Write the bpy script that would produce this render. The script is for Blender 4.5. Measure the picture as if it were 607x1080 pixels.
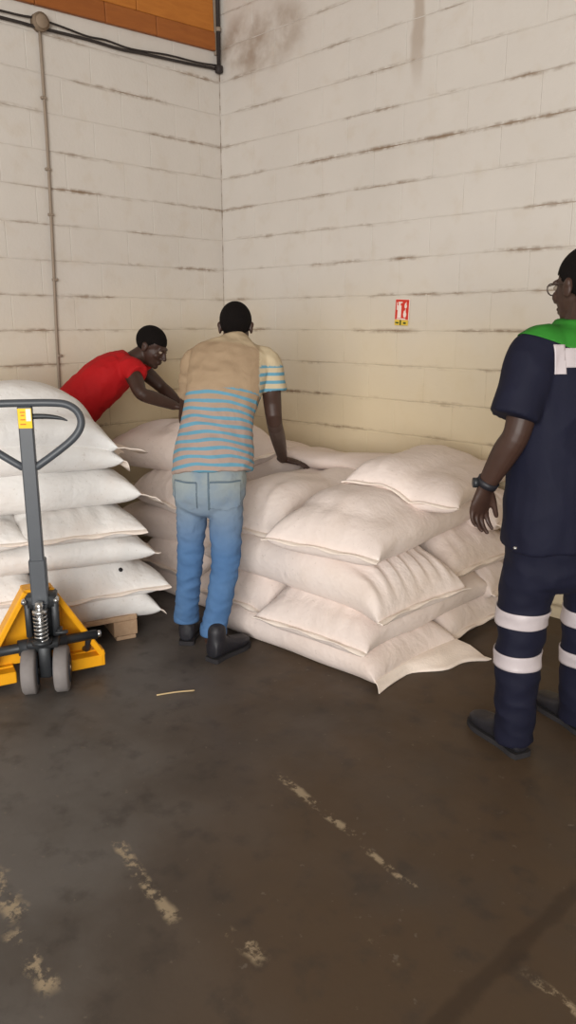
import bpy, bmesh, math, random
import numpy as np
from mathutils import Vector, Matrix, noise

random.seed(7)
rng = np.random.default_rng(7)
for o in list(bpy.data.objects):
    bpy.data.objects.remove(o)
SC = bpy.context.scene
COL = SC.collection

# ------------------------------------------------------------------ camera
FPX = 810.0
PITCH = math.atan(200 / 810.0)
S2 = math.sqrt(0.5)
CAM = np.array([4.43, -3.77, 1.55])
DIR = np.array([-S2, S2, 0.0])          # horizontal heading, towards the room corner
RGT = np.array([S2, S2, 0.0])
UP = np.array([0, 0, 1.0])
FWD = DIR * math.cos(PITCH) - UP * math.sin(PITCH)
CUP = DIR * math.sin(PITCH) + UP * math.cos(PITCH)

cd = bpy.data.cameras.new('camera')
cam = bpy.data.objects.new('camera', cd)
COL.objects.link(cam)
cd.sensor_fit = 'VERTICAL'
cd.sensor_height = 36.0
cd.lens = FPX / 1080 * 36
cd.clip_start = 0.05
cam.matrix_world = Matrix([[RGT[i], CUP[i], -FWD[i], CAM[i]] for i in range(3)] + [[0, 0, 0, 1]])
SC.camera = cam

# ------------------------------------------------------------------ light
w = bpy.data.worlds.new('daylight')
SC.world = w
w.use_nodes = True
w.node_tree.nodes['Background'].inputs[0].default_value = (0.92, 0.96, 1.0, 1)
w.node_tree.nodes['Background'].inputs[1].default_value = 0.75


def area(name, loc, target, sx, sy, power, col):
    L = bpy.data.lights.new(name, 'AREA')
    L.shape = 'RECTANGLE'
    L.size, L.size_y, L.energy, L.color = sx, sy, power, col
    o = bpy.data.objects.new(name, L)
    COL.objects.link(o)
    o.location = loc
    o.rotation_euler = (Vector(target) - Vector(loc)).to_track_quat('-Z', 'Y').to_euler()
    return o


# daylight entering through the wide loading door behind and left of the camera
area('door_daylight', (6.9, -8.0, 2.0), (1.4, -0.8, 0.9), 4.5, 3.4, 560, (1.0, 0.97, 0.92))

vs = SC.view_settings
vs.view_transform = 'Standard'
vs.look = 'None'
vs.exposure = 0.14
vs.gamma = 1.0
vs.use_curve_mapping = False


# ------------------------------------------------------------------ helpers
def ray(x, y):
    return FWD + RGT * (x - 303.5) / FPX - CUP * (y - 540) / FPX


def B(x, y, D):
    """point seen at photo pixel (x, y), D metres away along the floor"""
    v = ray(x, y)
    return CAM + v * (D / (v @ DIR))


def G(x, y, z=0.0):
    v = ray(x, y)
    return CAM + v * ((z - CAM[2]) / v[2])


def A(*p):
    return np.array(p, float)


def nrm(v):
    v = np.array(v, float)
    return v / (np.linalg.norm(v) + 1e-12)


def lin(r, g=None, b=None):
    def c(v):
        v /= 255.0
        return v / 12.92 if v <= 0.04045 else ((v + 0.055) / 1.055) ** 2.4
    return (c(r), c(g), c(b), 1.0)


def empty(name, loc=(0, 0, 0), rz=0.0, label=None, cat=None, group=None):
    o = bpy.data.objects.new(name, None)
    o.empty_display_size = 0.1
    COL.objects.link(o)
    o.location = loc
    o.rotation_euler = (0, 0, rz)
    tag(o, label, cat, group)
    return o


def tag(o, label=None, cat=None, group=None, kind=None):
    if label: o['label'] = label
    if cat: o['category'] = cat
    if group: o['group'] = group
    if kind: o['kind'] = kind
    return o


def mesh(name, V, F, mat=None, parent=None, smooth=True, off=None):
    me = bpy.data.meshes.new(name)
    V = np.asarray(V, float)
    if off is not None:
        V = V - np.asarray(off)
    me.from_pydata([tuple(v) for v in V], [], [tuple(f) for f in F])
    me.update()
    if smooth:
        me.polygons.foreach_set('use_smooth', [True] * len(me.polygons))
    return link(name, me, mat, parent)


def link(name, me, mat=None, parent=None):
    o = bpy.data.objects.new(name, me)
    if mat and not me.materials:
        me.materials.append(mat)
    COL.objects.link(o)
    if parent is not None:
        o.parent = parent
    return o


def join(parts):
    V, F, n = [], [], 0
    for v, f in parts:
        V.append(np.asarray(v, float))
        F += [tuple(i + n for i in q) for q in f]
        n += len(v)
    return np.vstack(V), F


def boxg(c, dx, dy, dz, ax=None, bev=0.0):
    """box with full sizes dx,dy,dz along axes ax; bevelled when asked"""
    bm = bmesh.new()
    bmesh.ops.create_cube(bm, size=1.0)
    bmesh.ops.scale(bm, vec=(dx, dy, dz), verts=bm.verts)
    if bev:
        bmesh.ops.bevel(bm, geom=bm.edges[:], offset=bev, segments=1, affect='EDGES', profile=0.5)
    bm.verts.index_update()
    V = np.array([v.co[:] for v in bm.verts])
    F = [tuple(v.index for v in f.verts) for f in bm.faces]
    bm.free()
    if ax is not None:
        V = V @ np.array(ax)
    return V + np.asarray(c, float), F


def frame(t, ref):
    t = nrm(t)
    a = np.array(ref, float) - t * (np.array(ref) @ t)
    if np.linalg.norm(a) < 1e-4:
        a = np.cross(t, [0.31, 0.52, 0.79])
    a = nrm(a)
    return a, np.cross(t, a)


def loft(rings, cap=True):
    n = len(rings[0])
    V = np.vstack(rings)
    F = []
    for i in range(len(rings) - 1):
        for j in range(n):
            k = (j + 1) % n
            F.append((i * n + j, i * n + k, (i + 1) * n + k, (i + 1) * n + j))
    if cap:
        F.append(tuple(range(n))[::-1])
        F.append(tuple(range((len(rings) - 1) * n, len(rings) * n)))
    return V, F


def ring(c, a, b, ra, rb, n=20, p=2.0):
    th = np.linspace(0, 2 * np.pi, n, endpoint=False)
    cs, sn = np.cos(th), np.sin(th)
    x = np.sign(cs) * np.abs(cs) ** (2 / p) * ra
    y = np.sign(sn) * np.abs(sn) ** (2 / p) * rb
    return np.asarray(c) + x[:, None] * np.asarray(a) + y[:, None] * np.asarray(b)


def catmull(P, sub):
    P = np.asarray(P, float)
    Q = np.vstack([2 * P[0] - P[1], P, 2 * P[-1] - P[-2]])
    out = []
    for i in range(len(P) - 1):
        p0, p1, p2, p3 = Q[i:i + 4]
        for s in range(sub):
            t = s / sub
            out.append(0.5 * (2 * p1 + (p2 - p0) * t + (2 * p0 - 5 * p1 + 4 * p2 - p3) * t * t
                              + (3 * p1 - p0 - 3 * p2 + p3) * t ** 3))
    out.append(P[-1])
    return np.array(out)


def limb(P, R, ref=(0, 0, 1), n=16, sub=4, round_ends=True, p=2.0):
    """smooth tapering tube; R holds radii, or (radius along ref, radius across)"""
    R = [(q, q) if np.isscalar(q) else q for q in R]
    D = catmull(np.hstack([np.asarray(P, float), np.asarray(R, float)]), sub)
    C, RR = D[:, :3], np.maximum(D[:, 3:], 0.001)
    T = np.gradient(C, axis=0)
    rings = []
    last = ref
    for i in range(len(C)):
        a, b = frame(T[i], last)
        last = a
        if round_ends and i == 0:
            m = min(RR[0])
            for s, o in ((0.35, 0.85), (0.75, 0.55)):
                rings.append(ring(C[0] - nrm(T[0]) * m * o, a, b, RR[0][0] * s, RR[0][1] * s, n, p))
        rings.append(ring(C[i], a, b, RR[i][0], RR[i][1], n, p))
        if round_ends and i == len(C) - 1:
            m = min(RR[-1])
            for s, o in ((0.75, 0.55), (0.35, 0.85)):
                rings.append(ring(C[-1] + nrm(T[-1]) * m * o, a, b, RR[-1][0] * s, RR[-1][1] * s, n, p))
    return loft(rings)


def ball(c, rx, ry, rz, ax=None, n=18, m=12):
    rings = []
    for i in range(1, m):
        th = math.pi * i / m
        rings.append(ring((0, 0, -rz * math.cos(th)), (1, 0, 0), (0, 1, 0), rx * math.sin(th), ry * math.sin(th), n))
    V, F = loft(rings)
    if ax is not None:
        V = V @ np.array(ax)
    return V + np.asarray(c), F


def cyl(p0, p1, r, n=16, r1=None):
    p0, p1 = np.asarray(p0, float), np.asarray(p1, float)
    a, b = frame(p1 - p0, (0, 0, 1))
    return loft([ring(p0, a, b, r, r, n), ring(p1, a, b, r1 or r, r1 or r, n)])


def remesh(parts, voxel, smooth=4):
    V, F = join(parts)
    o = mesh('tmp', V, F)
    m = o.modifiers.new('r', 'REMESH')
    m.mode = 'VOXEL'
    m.voxel_size = voxel
    if smooth:
        s = o.modifiers.new('s', 'SMOOTH')
        s.factor = 0.5
        s.iterations = smooth
    dg = bpy.context.evaluated_depsgraph_get()
    me = bpy.data.meshes.new_from_object(o.evaluated_get(dg))
    old = o.data
    bpy.data.objects.remove(o)
    bpy.data.meshes.remove(old)
    me.polygons.foreach_set('use_smooth', [True] * len(me.polygons))
    return me


def get_co(me):
    a = np.empty(len(me.vertices) * 3)
    me.vertices.foreach_get('co', a)
    return a.reshape(-1, 3)


def set_co(me, V):
    me.vertices.foreach_set('co', np.asarray(V, float).ravel())
    me.update()


def get_no(me):
    a = np.empty(len(me.vertices) * 3)
    me.vertices.foreach_get('normal', a)
    return a.reshape(-1, 3)


def crease(me, amp, scale, stretch=(1, 1, 1), seed=0.0, ridged=True):
    V, N = get_co(me), get_no(me)
    d = np.empty(len(V))
    for i, v in enumerate(V):
        q = Vector((v[0] * scale * stretch[0] + seed, v[1] * scale * stretch[1], v[2] * scale * stretch[2] - seed))
        x = noise.noise(q) + 0.5 * noise.noise(q * 2.1)
        d[i] = (1 - 2.2 * abs(x)) if ridged else x
    set_co(me, V + N * (d * amp)[:, None])


def attr(me, name, vals):
    at = me.attributes.new(name, 'FLOAT', 'POINT')
    at.data.foreach_set('value', np.asarray(vals, float))


def patch(src, planes, off, name, mat, parent, thick=0.002):
    """piece of cloth lying on src: keeps the side of each plane its normal points to"""
    bm = bmesh.new()
    bm.from_mesh(src)
    for co, no in planes:
        g = bm.verts[:] + bm.edges[:] + bm.faces[:]
        bmesh.ops.bisect_plane(bm, geom=g, plane_co=Vector(co), plane_no=Vector(nrm(no)), clear_inner=True)
    bm.normal_update()
    for v in bm.verts:
        v.co += v.normal * off
    g = bmesh.ops.extrude_face_region(bm, geom=bm.faces[:])
    nv = [e for e in g['geom'] if isinstance(e, bmesh.types.BMVert)]
    for v in nv:
        v.co -= v.normal * 0.0
    bm.normal_update()
    for v in nv:
        v.co += v.normal * thick
    bmesh.ops.recalc_face_normals(bm, faces=bm.faces[:])
    me = bpy.data.meshes.new(name)
    bm.to_mesh(me)
    bm.free()
    me.materials.clear()
    me.polygons.foreach_set('use_smooth', [True] * len(me.polygons))
    return link(name, me, mat, parent)


# ------------------------------------------------------------------ materials
class N:
    def __init__(s, name, rough=0.6, spec=0.3, metal=0.0):
        s.m = bpy.data.materials.new(name)
        s.m.use_nodes = True
        s.t = s.m.node_tree
        s.b = s.t.nodes['Principled BSDF']
        s.b.inputs['Roughness'].default_value = rough
        s.b.inputs['Metallic'].default_value = metal
        s.b.inputs['Specular IOR Level'].default_value = spec

    def n(s, kind, **kw):
        o = s.t.nodes.new(kind)
        for k, v in kw.items():
            setattr(o, k, v)
        return o

    def put(s, sock, v):
        if isinstance(v, bpy.types.NodeSocket):
            s.t.links.new(v, sock)
        else:
            sock.default_value = v

    def math(s, op, a, b=0.0, c=None, clamp=False):
        o = s.n('ShaderNodeMath', operation=op, use_clamp=clamp)
        s.put(o.inputs[0], a)
        s.put(o.inputs[1], b)
        if c is not None:
            s.put(o.inputs[2], c)
        return o.outputs[0]

    def ramp(s, x, lo, hi, a=0.0, b=1.0):
        o = s.n('ShaderNodeMapRange', interpolation_type='SMOOTHSTEP')
        s.put(o.inputs[0], x)
        for i, v in enumerate((lo, hi, a, b)):
            s.put(o.inputs[i + 1], v)
        return o.outputs[0]

    def mix(s, f, a, b):
        o = s.n('ShaderNodeMix', data_type='RGBA')
        s.put(o.inputs[0], f)
        s.put(o.inputs[6], a)
        s.put(o.inputs[7], b)
        return o.outputs[2]

    def pos(s, kind='world', scale=(1, 1, 1)):
        if kind == 'world':
            v = s.n('ShaderNodeNewGeometry').outputs['Position']
        else:
            v = s.n('ShaderNodeTexCoord').outputs['Object']
        if scale == (1, 1, 1):
            return v
        o = s.n('ShaderNodeVectorMath', operation='MULTIPLY')
        s.put(o.inputs[0], v)
        s.put(o.inputs[1], scale)
        return o.outputs[0]

    def xyz(s, v):
        o = s.n('ShaderNodeSeparateXYZ')
        s.put(o.inputs[0], v)
        return o.outputs

    def noise(s, v, scale, detail=3.0, rough=0.55, dist=0.0):
        o = s.n('ShaderNodeTexNoise')
        s.put(o.inputs['Vector'], v)
        o.inputs['Scale'].default_value = scale
        o.inputs['Detail'].default_value = detail
        o.inputs['Roughness'].default_value = rough
        o.inputs['Distortion'].default_value = dist
        return o.outputs[0]

    def bump(s, h, strength=0.3, dist=0.01):
        o = s.n('ShaderNodeBump')
        o.inputs['Strength'].default_value = strength
        o.inputs['Distance'].default_value = dist
        s.put(o.inputs['Height'], h)
        prev = s.b.inputs['Normal']
        if prev.is_linked:
            s.put(o.inputs['Normal'], prev.links[0].from_socket)
        s.put(prev, o.outputs[0])

    def col(s, c):
        s.put(s.b.inputs['Base Color'], c)
        return s

    def att(s, name):
        return s.n('ShaderNodeAttribute', attribute_name=name).outputs['Fac']

    def rnd(s):
        return s.n('ShaderNodeObjectInfo').outputs['Random']


def simple(name, c, rough=0.6, spec=0.3, metal=0.0, var=0.12, scale=12.0, bump=0.0, kind='object'):
    k = N(name, rough, spec, metal)
    p = k.pos(kind)
    f = k.noise(p, scale)
    d = tuple(x * (1 - 2 * var) for x in c[:3]) + (1,)
    l = tuple(min(1, x * (1 + 2 * var)) for x in c[:3]) + (1,)
    k.col(k.mix(f, d, l))
    if bump:
        k.bump(k.noise(p, scale * 4), bump, 0.004)
    return k.m


def wall_material(name, mortar):
    k = N(name, 0.75, 0.2)
    p = k.pos('world')
    x, y, z = k.xyz(p)
    base = k.mix(k.noise(p, 1.3, 4), lin(196, 189, 181), lin(216, 209, 201))
    base = k.mix(k.math('MULTIPLY', k.ramp(k.noise(p, 7, 4), 0.5, 0.75), 0.25), base, lin(190, 174, 152))
    # warm yellowish tint, stronger towards the lower courses
    low_tint = k.math('MULTIPLY', k.ramp(k.math('ADD', z, k.noise(p, 1.1, 3)), 1.3, 2.5, 0.62, 0.0), 1.0)
    base = k.mix(low_tint, base, lin(226, 205, 160))
    along = k.n('ShaderNodeCombineXYZ')
    k.put(along.inputs[0], k.math('ADD', x, y))
    k.put(along.inputs[2], k.math('MULTIPLY', z, 5.0))
    streak = k.noise(along.outputs[0], 2.3, 4, 0.6)
    crack = k.math('MULTIPLY', k.ramp(k.math('ABSOLUTE', k.math('SUBTRACT', z, 2.5245)), 0.015, 0.035, 1, 0), k.ramp(k.math('ABSOLUTE', k.math('SUBTRACT', x, 1.62)), 0.8, 1.1, 1, 0))
    crack = k.math('MULTIPLY', crack, k.ramp(y, -0.03, -0.02))
    streak = k.math('ADD', streak, k.math('MULTIPLY', crack, 0.11))
    if mortar:
        base = k.mix(k.ramp(streak, 0.42, 0.70, 0.12, 1.0), base, lin(134, 113, 92))
    else:
        lz = k.xyz(k.pos('object'))[2]
        edge = k.ramp(k.math('ABSOLUTE', lz), 0.080, 0.1005)
        sm = k.math('MULTIPLY', edge, k.ramp(streak, 0.47, 0.66))
        sm = k.math('MULTIPLY', sm, k.ramp(k.noise(p, 22, 4), 0.3, 0.62))
        base = k.mix(k.math('MULTIPLY', sm, 0.8), base, lin(128, 104, 80))
        # rusty run below the roof and a grimy area beside the corner, both on one wall
        on = k.ramp(y, -0.03, -0.02)
        wob = k.math('ADD', x, k.math('MULTIPLY', k.noise(p, 6, 2), 0.08))
        run = k.math('MULTIPLY', k.ramp(k.math('ABSOLUTE', k.math('SUBTRACT', wob, 1.69)), 0.02, 0.055, 1, 0), k.ramp(z, 2.72, 3.05))
        base = k.mix(k.math('MULTIPLY', k.math('MULTIPLY', run, on), 0.45), base, lin(140, 112, 84))
        dx = k.math('SUBTRACT', x, 0.35)
        dz = k.math('SUBTRACT', z, 3.32)
        r2 = k.math('ADD', k.math('MULTIPLY', dx, dx), k.math('MULTIPLY', k.math('MULTIPLY', dz, dz), 6.0))
        gr = k.math('MULTIPLY', k.ramp(r2, 0.03, 0.35, 1, 0), k.ramp(k.noise(p, 5, 4), 0.3, 0.7))
        base = k.mix(k.math('MULTIPLY', k.math('MULTIPLY', gr, on), 0.75), base, lin(140, 116, 94))
    k.col(base)
    k.bump(k.noise(p, 45, 5), 0.35, 0.004)
    k.bump(k.noise(p, 6, 3), 0.25, 0.012)
    return k.m


def seg_mask(k, p, a, b, wd, th, sc):
    """worn mark along a line on the floor"""
    a, b = np.array(a, float), np.array(b, float)
    L = np.linalg.norm(b - a)
    d = (b - a) / L
    x, y, z = p
    dx, dy = k.math('SUBTRACT', x, float(a[0])), k.math('SUBTRACT', y, float(a[1]))
    u = k.math('ADD', k.math('MULTIPLY', dx, float(d[0])), k.math('MULTIPLY', dy, float(d[1])))
    v = k.math('ADD', k.math('MULTIPLY', dx, float(-d[1])), k.math('MULTIPLY', dy, float(d[0])))
    v = k.math('ADD', v, k.math('MULTIPLY', k.math('SUBTRACT', k.noise(k.pos('world'), 9, 3), 0.5), wd * 1.6))
    m = k.ramp(k.math('ABSOLUTE', v), wd * 0.3, wd, 1, 0)
    e = k.ramp(k.math('ABSOLUTE', k.math('SUBTRACT', u, L / 2)), L / 2 - 0.03, L / 2 + 0.02, 1, 0)
    return k.math('MULTIPLY', k.math('MULTIPLY', m, e), k.ramp(sc, th, th + 0.09))


def floor_material():
    k = N('oil_stained_concrete', 0.55, 0.35)
    p = k.pos('world')
    X = k.xyz(p)
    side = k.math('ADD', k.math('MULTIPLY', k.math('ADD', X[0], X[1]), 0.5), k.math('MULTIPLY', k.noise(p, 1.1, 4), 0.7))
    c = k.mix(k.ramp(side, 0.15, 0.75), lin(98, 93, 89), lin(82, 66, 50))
    c = k.mix(k.math('MULTIPLY', k.ramp(k.noise(p, 2.2, 5), 0.42, 0.7), 0.6), c, lin(72, 64, 57))
    c = k.mix(k.math('MULTIPLY', k.ramp(k.noise(p, 9, 5), 0.50, 0.72), 0.5), c, lin(56, 50, 46))
    c = k.mix(k.math('MULTIPLY', k.ramp(k.noise(p, 28, 4), 0.66, 0.74), 0.5), c, lin(120, 110, 98))
    fleck = k.math('ADD', k.math('MULTIPLY', k.noise(p, 34, 5, 0.7), 0.55), k.math('MULTIPLY', k.noise(p, 8, 3), 0.5))
    for a, b, wd in (((2.70, -2.09), (3.12, -2.16), 0.030), ((3.16, -2.18), (3.43, -2.215), 0.022),
                     ((2.60, -2.69), (3.0, -2.765), 0.035), ((2.45, -3.03), (2.70, -3.045), 0.06),
                     ((2.72, -3.085), (2.97, -3.105), 0.045), ((3.74, -2.25), (3.90, -2.278), 0.025),
                     ((3.12, -2.69), (3.26, -2.68), 0.04), ((3.4, -2.45), (3.50, -2.46), 0.02)):
        c = k.mix(k.math('MULTIPLY', seg_mask(k, X, a, b, wd * 0.75, 0.50, fleck), 0.75), c, lin(176, 158, 130))
    for a, b, wd in (((3.66, -2.75), (3.72, -1.5), 0.035), ((1.80, -1.83), (1.81, -1.81), 0.03), ((1.87, -1.87), (1.89, -1.86), 0.03)):
        c = k.mix(k.math('MULTIPLY', seg_mask(k, X, a, b, wd, 0.30, fleck), 0.5), c, lin(50, 38, 28))
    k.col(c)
    k.put(k.b.inputs['Roughness'], k.ramp(k.noise(p, 3.0, 3), 0.3, 0.7, 0.42, 0.65))
    k.bump(k.noise(p, 40, 4), 0.2, 0.003)
    return k.m


def sack_material(name, ca, cb):
    k = N(name, 0.5, 0.35)
    p = k.pos('object')
    r = k.rnd()
    c = k.mix(r, ca, cb)
    c = k.mix(k.math('MULTIPLY', k.ramp(k.noise(p, 3.0, 4), 0.5, 0.75), 0.35), c, lin(206, 186, 170))
    c = k.mix(k.math('MULTIPLY', k.ramp(k.noise(p, 60, 2), 0.66, 0.72), 0.25), c, lin(170, 155, 140))
    k.col(c)
    k.b.inputs['Sheen Weight'].default_value = 0.05
    k.bump(k.noise(p, 6, 4, 0.6, 0.25), 0.6, 0.022)
    k.bump(k.noise(p, 22, 3, 0.5, 0.3), 0.4, 0.006)
    return k.m


M = {}
M['block'] = wall_material('painted_blockwork', False)
M['mortar'] = wall_material('painted_mortar_joint', True)
M['floor'] = floor_material()
M['sack'] = sack_material('woven_polypropylene', lin(232, 219, 212), lin(226, 210, 202))
M['sack_white'] = sack_material('white_woven_polypropylene', lin(238, 236, 234), lin(230, 227, 224))
M['hem'] = simple('sack_hem', lin(240, 226, 214), 0.55, var=0.05, scale=30, bump=0.4)
M['ceil'] = simple('roof_sheet', lin(150, 140, 128), 0.7, var=0.05, scale=2, kind='world')
M['skin'] = simple('dark_brown_skin', lin(64, 44, 36), 0.5, 0.4, var=0.12, scale=16, bump=0.1)
M['hair'] = simple('cropped_black_hair', lin(24, 20, 19), 0.9, 0.1, var=0.3, scale=160, bump=0.9)
M['black'] = simple('black_leather', lin(36, 35, 40), 0.5, 0.4, var=0.2, scale=20, bump=0.2)
M['sole'] = simple('dark_rubber', lin(46, 44, 46), 0.8, 0.2)
M['white_eye'] = simple('eye_white', lin(150, 136, 122), 0.5, 0.3, var=0.02)
M['red'] = simple('red_jersey_cotton', lin(176, 24, 28), 0.75, 0.2, var=0.08, scale=9, bump=0.3)
M['seam'] = simple('dark_denim_seam', lin(96, 112, 124), 0.85)
M['dark_trouser'] = simple('dark_cotton', lin(52, 50, 56), 0.8, 0.2, scale=9, bump=0.3)
M['navy'] = simple('navy_twill', lin(24, 25, 42), 0.75, 0.2, var=0.1, scale=8, bump=0.3)
M['green'] = simple('green_twill', lin(48, 124, 42), 0.75, 0.2, var=0.08, scale=8, bump=0.3)
M['reflect'] = simple('silver_reflective_tape', lin(190, 180, 182), 0.4, 0.5, var=0.04, scale=30)
M['logo'] = simple('blue_logo_print', lin(70, 140, 205), 0.6, 0.3, var=0.05)
M['yellow'] = simple('yellow_enamel', lin(240, 168, 22), 0.42, 0.45, var=0.07, scale=14, bump=0.06)
M['grey_metal'] = simple('dark_grey_enamel', lin(74, 78, 84), 0.42, 0.5, var=0.05)
M['dark_metal'] = simple('greasy_dark_steel', lin(50, 52, 55), 0.45, 0.5, 0.3, var=0.2, scale=25)
M['chrome'] = simple('bright_steel', lin(205, 205, 205), 0.25, 0.5, 0.9, var=0.06)
M['tyre'] = simple('grey_polyurethane', lin(128, 122, 120), 0.7, 0.3, var=0.1, scale=20)
M['hubm'] = simple('dark_wheel_hub', lin(62, 66, 74), 0.6, 0.3)
M['sticker_y'] = simple('yellow_sticker', lin(250, 205, 30), 0.5, var=0.03)
M['sticker_w'] = simple('white_sticker', lin(240, 235, 225), 0.5, var=0.03)
M['sticker_r'] = simple('orange_print', lin(214, 120, 20), 0.5, var=0.03)
M['sign_red'] = simple('red_sign_print', lin(206, 58, 44), 0.5, var=0.06)
M['sign_white'] = simple('white_sign_print', lin(240, 222, 212), 0.5, var=0.03)
M['sign_yellow'] = simple('yellow_sign_print', lin(222, 190, 74), 0.5, var=0.06)
M['sign_dark'] = simple('dark_green_print', lin(70, 84, 40), 0.5, var=0.06)
M['cable'] = simple('black_cable_sheath', lin(52, 46, 44), 0.6, var=0.15)
M['conduit'] = simple('painted_conduit', lin(146, 131, 116), 0.6, var=0.1, scale=8)
M['straw'] = simple('dry_straw', lin(196, 172, 130), 0.7)
M['glass_frame'] = simple('brown_spectacle_frame', lin(60, 44, 38), 0.35, 0.5)


def wood(name, a, b, stretch):
    k = N(name, 0.6, 0.3)
    p = k.pos('object', stretch)
    c = k.mix(k.noise(p, 6, 5, 0.6, 0.6), a, b)
    c = k.mix(k.math('MULTIPLY', k.rnd(), 0.35), c, a)
    k.col(c)
    k.bump(k.noise(p, 24, 3), 0.25, 0.003)
    return k.m


M['board'] = wood('orange_varnished_board', lin(160, 92, 34), lin(206, 134, 58), (1, 1, 6))
M['rail'] = wood('brown_varnished_rail', lin(134, 74, 34), lin(172, 104, 48), (1, 1, 6))
M['pallet'] = wood('weathered_pallet_wood', lin(160, 128, 100), lin(206, 178, 148), (1, 8, 8))

k = N('striped_shirt_cotton', 0.85, 0.15)
st = k.att('st')
p = k.pos('object')
wv = k.math('FRACT', k.math('DIVIDE', k.math('ADD', st, k.math('MULTIPLY', k.noise(p, 5, 2), 0.012)), 0.0365))
stripe = k.math('MULTIPLY', k.ramp(k.math('ABSOLUTE', k.math('SUBTRACT', wv, 0.5)), 0.17, 0.24, 1, 0), k.att('striped'))
plain = k.mix(k.noise(p, 9, 3), lin(152, 129, 104), lin(172, 149, 122))
low = k.mix(k.noise(p, 9, 3), lin(158, 138, 128), lin(174, 152, 140))
body = k.mix(k.att('low'), plain, low)
body = k.mix(k.att('cream'), body, lin(196, 180, 150))
k.col(k.mix(stripe, body, lin(100, 150, 172)))
k.bump(k.noise(p, 14, 4, 0.5, 0.8), 0.35, 0.015)
M['striped'] = k.m

k = N('washed_denim', 0.85, 0.15)
p = k.pos('object')
c = k.mix(k.noise(p, 7, 4), lin(60, 94, 138), lin(92, 126, 166))
c = k.mix(k.math('MULTIPLY', k.att('wash'), k.ramp(k.noise(p, 8, 3), 0.2, 0.6, 0.55, 0.95)), c, lin(150, 158, 156))
k.col(c)
k.bump(k.noise(p, 18, 4, 0.5, 0.9), 0.4, 0.012)
M['denim'] = k.m

# ------------------------------------------------------------------ the room
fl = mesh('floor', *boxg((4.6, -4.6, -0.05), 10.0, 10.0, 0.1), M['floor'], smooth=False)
tag(fl, 'dark oil-stained concrete floor with worn paint flecks', kind='structure')
ce = mesh('ceiling', *boxg((4.6, -4.6, 4.85), 10.0, 10.0, 0.1), M['ceil'], smooth=False)
tag(ce, 'dull roof sheeting high over the store', kind='structure')

CH, BL = 0.2045, 0.412
Z0 = 1.502 - 8 * CH + CH            # first joint just above the floor
wl = mesh('wall_left', *boxg((-0.105, -4.7, 2.4), 0.2, 9.8, 4.8), M['mortar'], smooth=False)
tag(wl, 'white painted concrete block wall behind the pallet load', kind='structure')
wr = mesh('wall_right', *boxg((4.7, 0.105, 2.4), 9.8, 0.2, 4.8), M['mortar'], smooth=False)
tag(wr, 'white painted concrete block wall carrying the red sign', kind='structure')


def block_mesh(length, height, seed):
    """face of one block: slightly uneven rim, rounded arris; local x along the wall, y out of it"""
    r = random.Random(seed)
    nx, nz = 8, 4
    hx, hz = length / 2, height / 2
    gx, gz = 0.0004, 0.0022
    rim = []
    for i in range(nx): rim.append((-hx + 2 * hx * i / nx, -hz))
    for i in range(nz): rim.append((hx, -hz + 2 * hz * i / nz))
    for i in range(nx): rim.append((hx - 2 * hx * i / nx, hz))
    for i in range(nz): rim.append((-hx, hz - 2 * hz * i / nz))
    outer, inner = [], []
    for x, z in rim:
        sx = -1 if x > 0 else 1
        sz = -1 if z > 0 else 1
        ex = gx if abs(x) > hx - 1e-6 else 0
        ez = gz + r.uniform(-0.0016, 0.0020) if abs(z) > hz - 1e-6 else 0
        outer.append((x + sx * ex, 0.0, z + sz * ez))
        inner.append((x + sx * (ex + (0.003 if ex else 0)), 0.0020 + r.uniform(-0.0003, 0.0003), z + sz * (ez + (0.005 if ez else 0))))
    n = len(rim)
    V = outer + inner
    F = [(i, (i + 1) % n, n + (i + 1) % n, n + i) for i in range(n)] + [tuple(range(n, 2 * n))]
    me = bpy.data.meshes.new('block')
    me.from_pydata(V, [], F)
    me.update()
    me.materials.append(M['block'])
    return me


def lay_blocks(wall, rz, org, s0, s1, z_lo, z_hi, shift, skip):
    """course of blocks along a wall; s runs from the corner outwards"""
    cache = {}
    count = 0
    k0 = int(round((z_lo - Z0) / CH))
    kk = k0
    while Z0 + kk * CH < z_hi:
        zb = Z0 + kk * CH
        zt = zb + CH
        lo = max(zb, 0.0)
        s = s0
        nxt = shift + (BL / 2 if kk % 2 else 0)
        while s < s1 - 1e-6:
            e = nxt
            while e <= s + 0.05: e += BL
            e = min(e, s1)
            if not skip(s, e, lo, zt):
                key = (round(e - s, 3), round(zt - lo, 3), count % 4)
                if key not in cache:
                    cache[key] = block_mesh(e - s, zt - lo, hash(key) & 0xffff)
                o = link('block', cache[key], None, wall)
                m = (s + e) / 2
                o.location = (org[0] + m * org[2], org[1] + m * org[3], (lo + zt) / 2)
                o.rotation_euler = (0, 0, rz)
                count += 1
            s = e
            nxt = e + BL
        kk += 1


lay_blocks(wr, math.pi, (0, 0.0045, 1, 0), 0.0, 4.7, 0.1, 4.6, 0.334, lambda s, e, a, b: False)
lay_blocks(wl, -math.pi / 2, (-0.0045, 0, 0, -1), 0.0, 4.0, 0.1, 4.6, 0.18,
           lambda s, e, a, b: e < 1.5 and s > 0.0 and a > 3.4)

wf = mesh('wall_light_block', *boxg((6.9, -1.6, 2.4), 0.2, 3.4, 4.8), M['mortar'], smooth=False)  # partial wall added out of view to darken this side of the store
tag(wf, 'unseen white wall added to shade the side of the free stack end', kind='structure')

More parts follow.
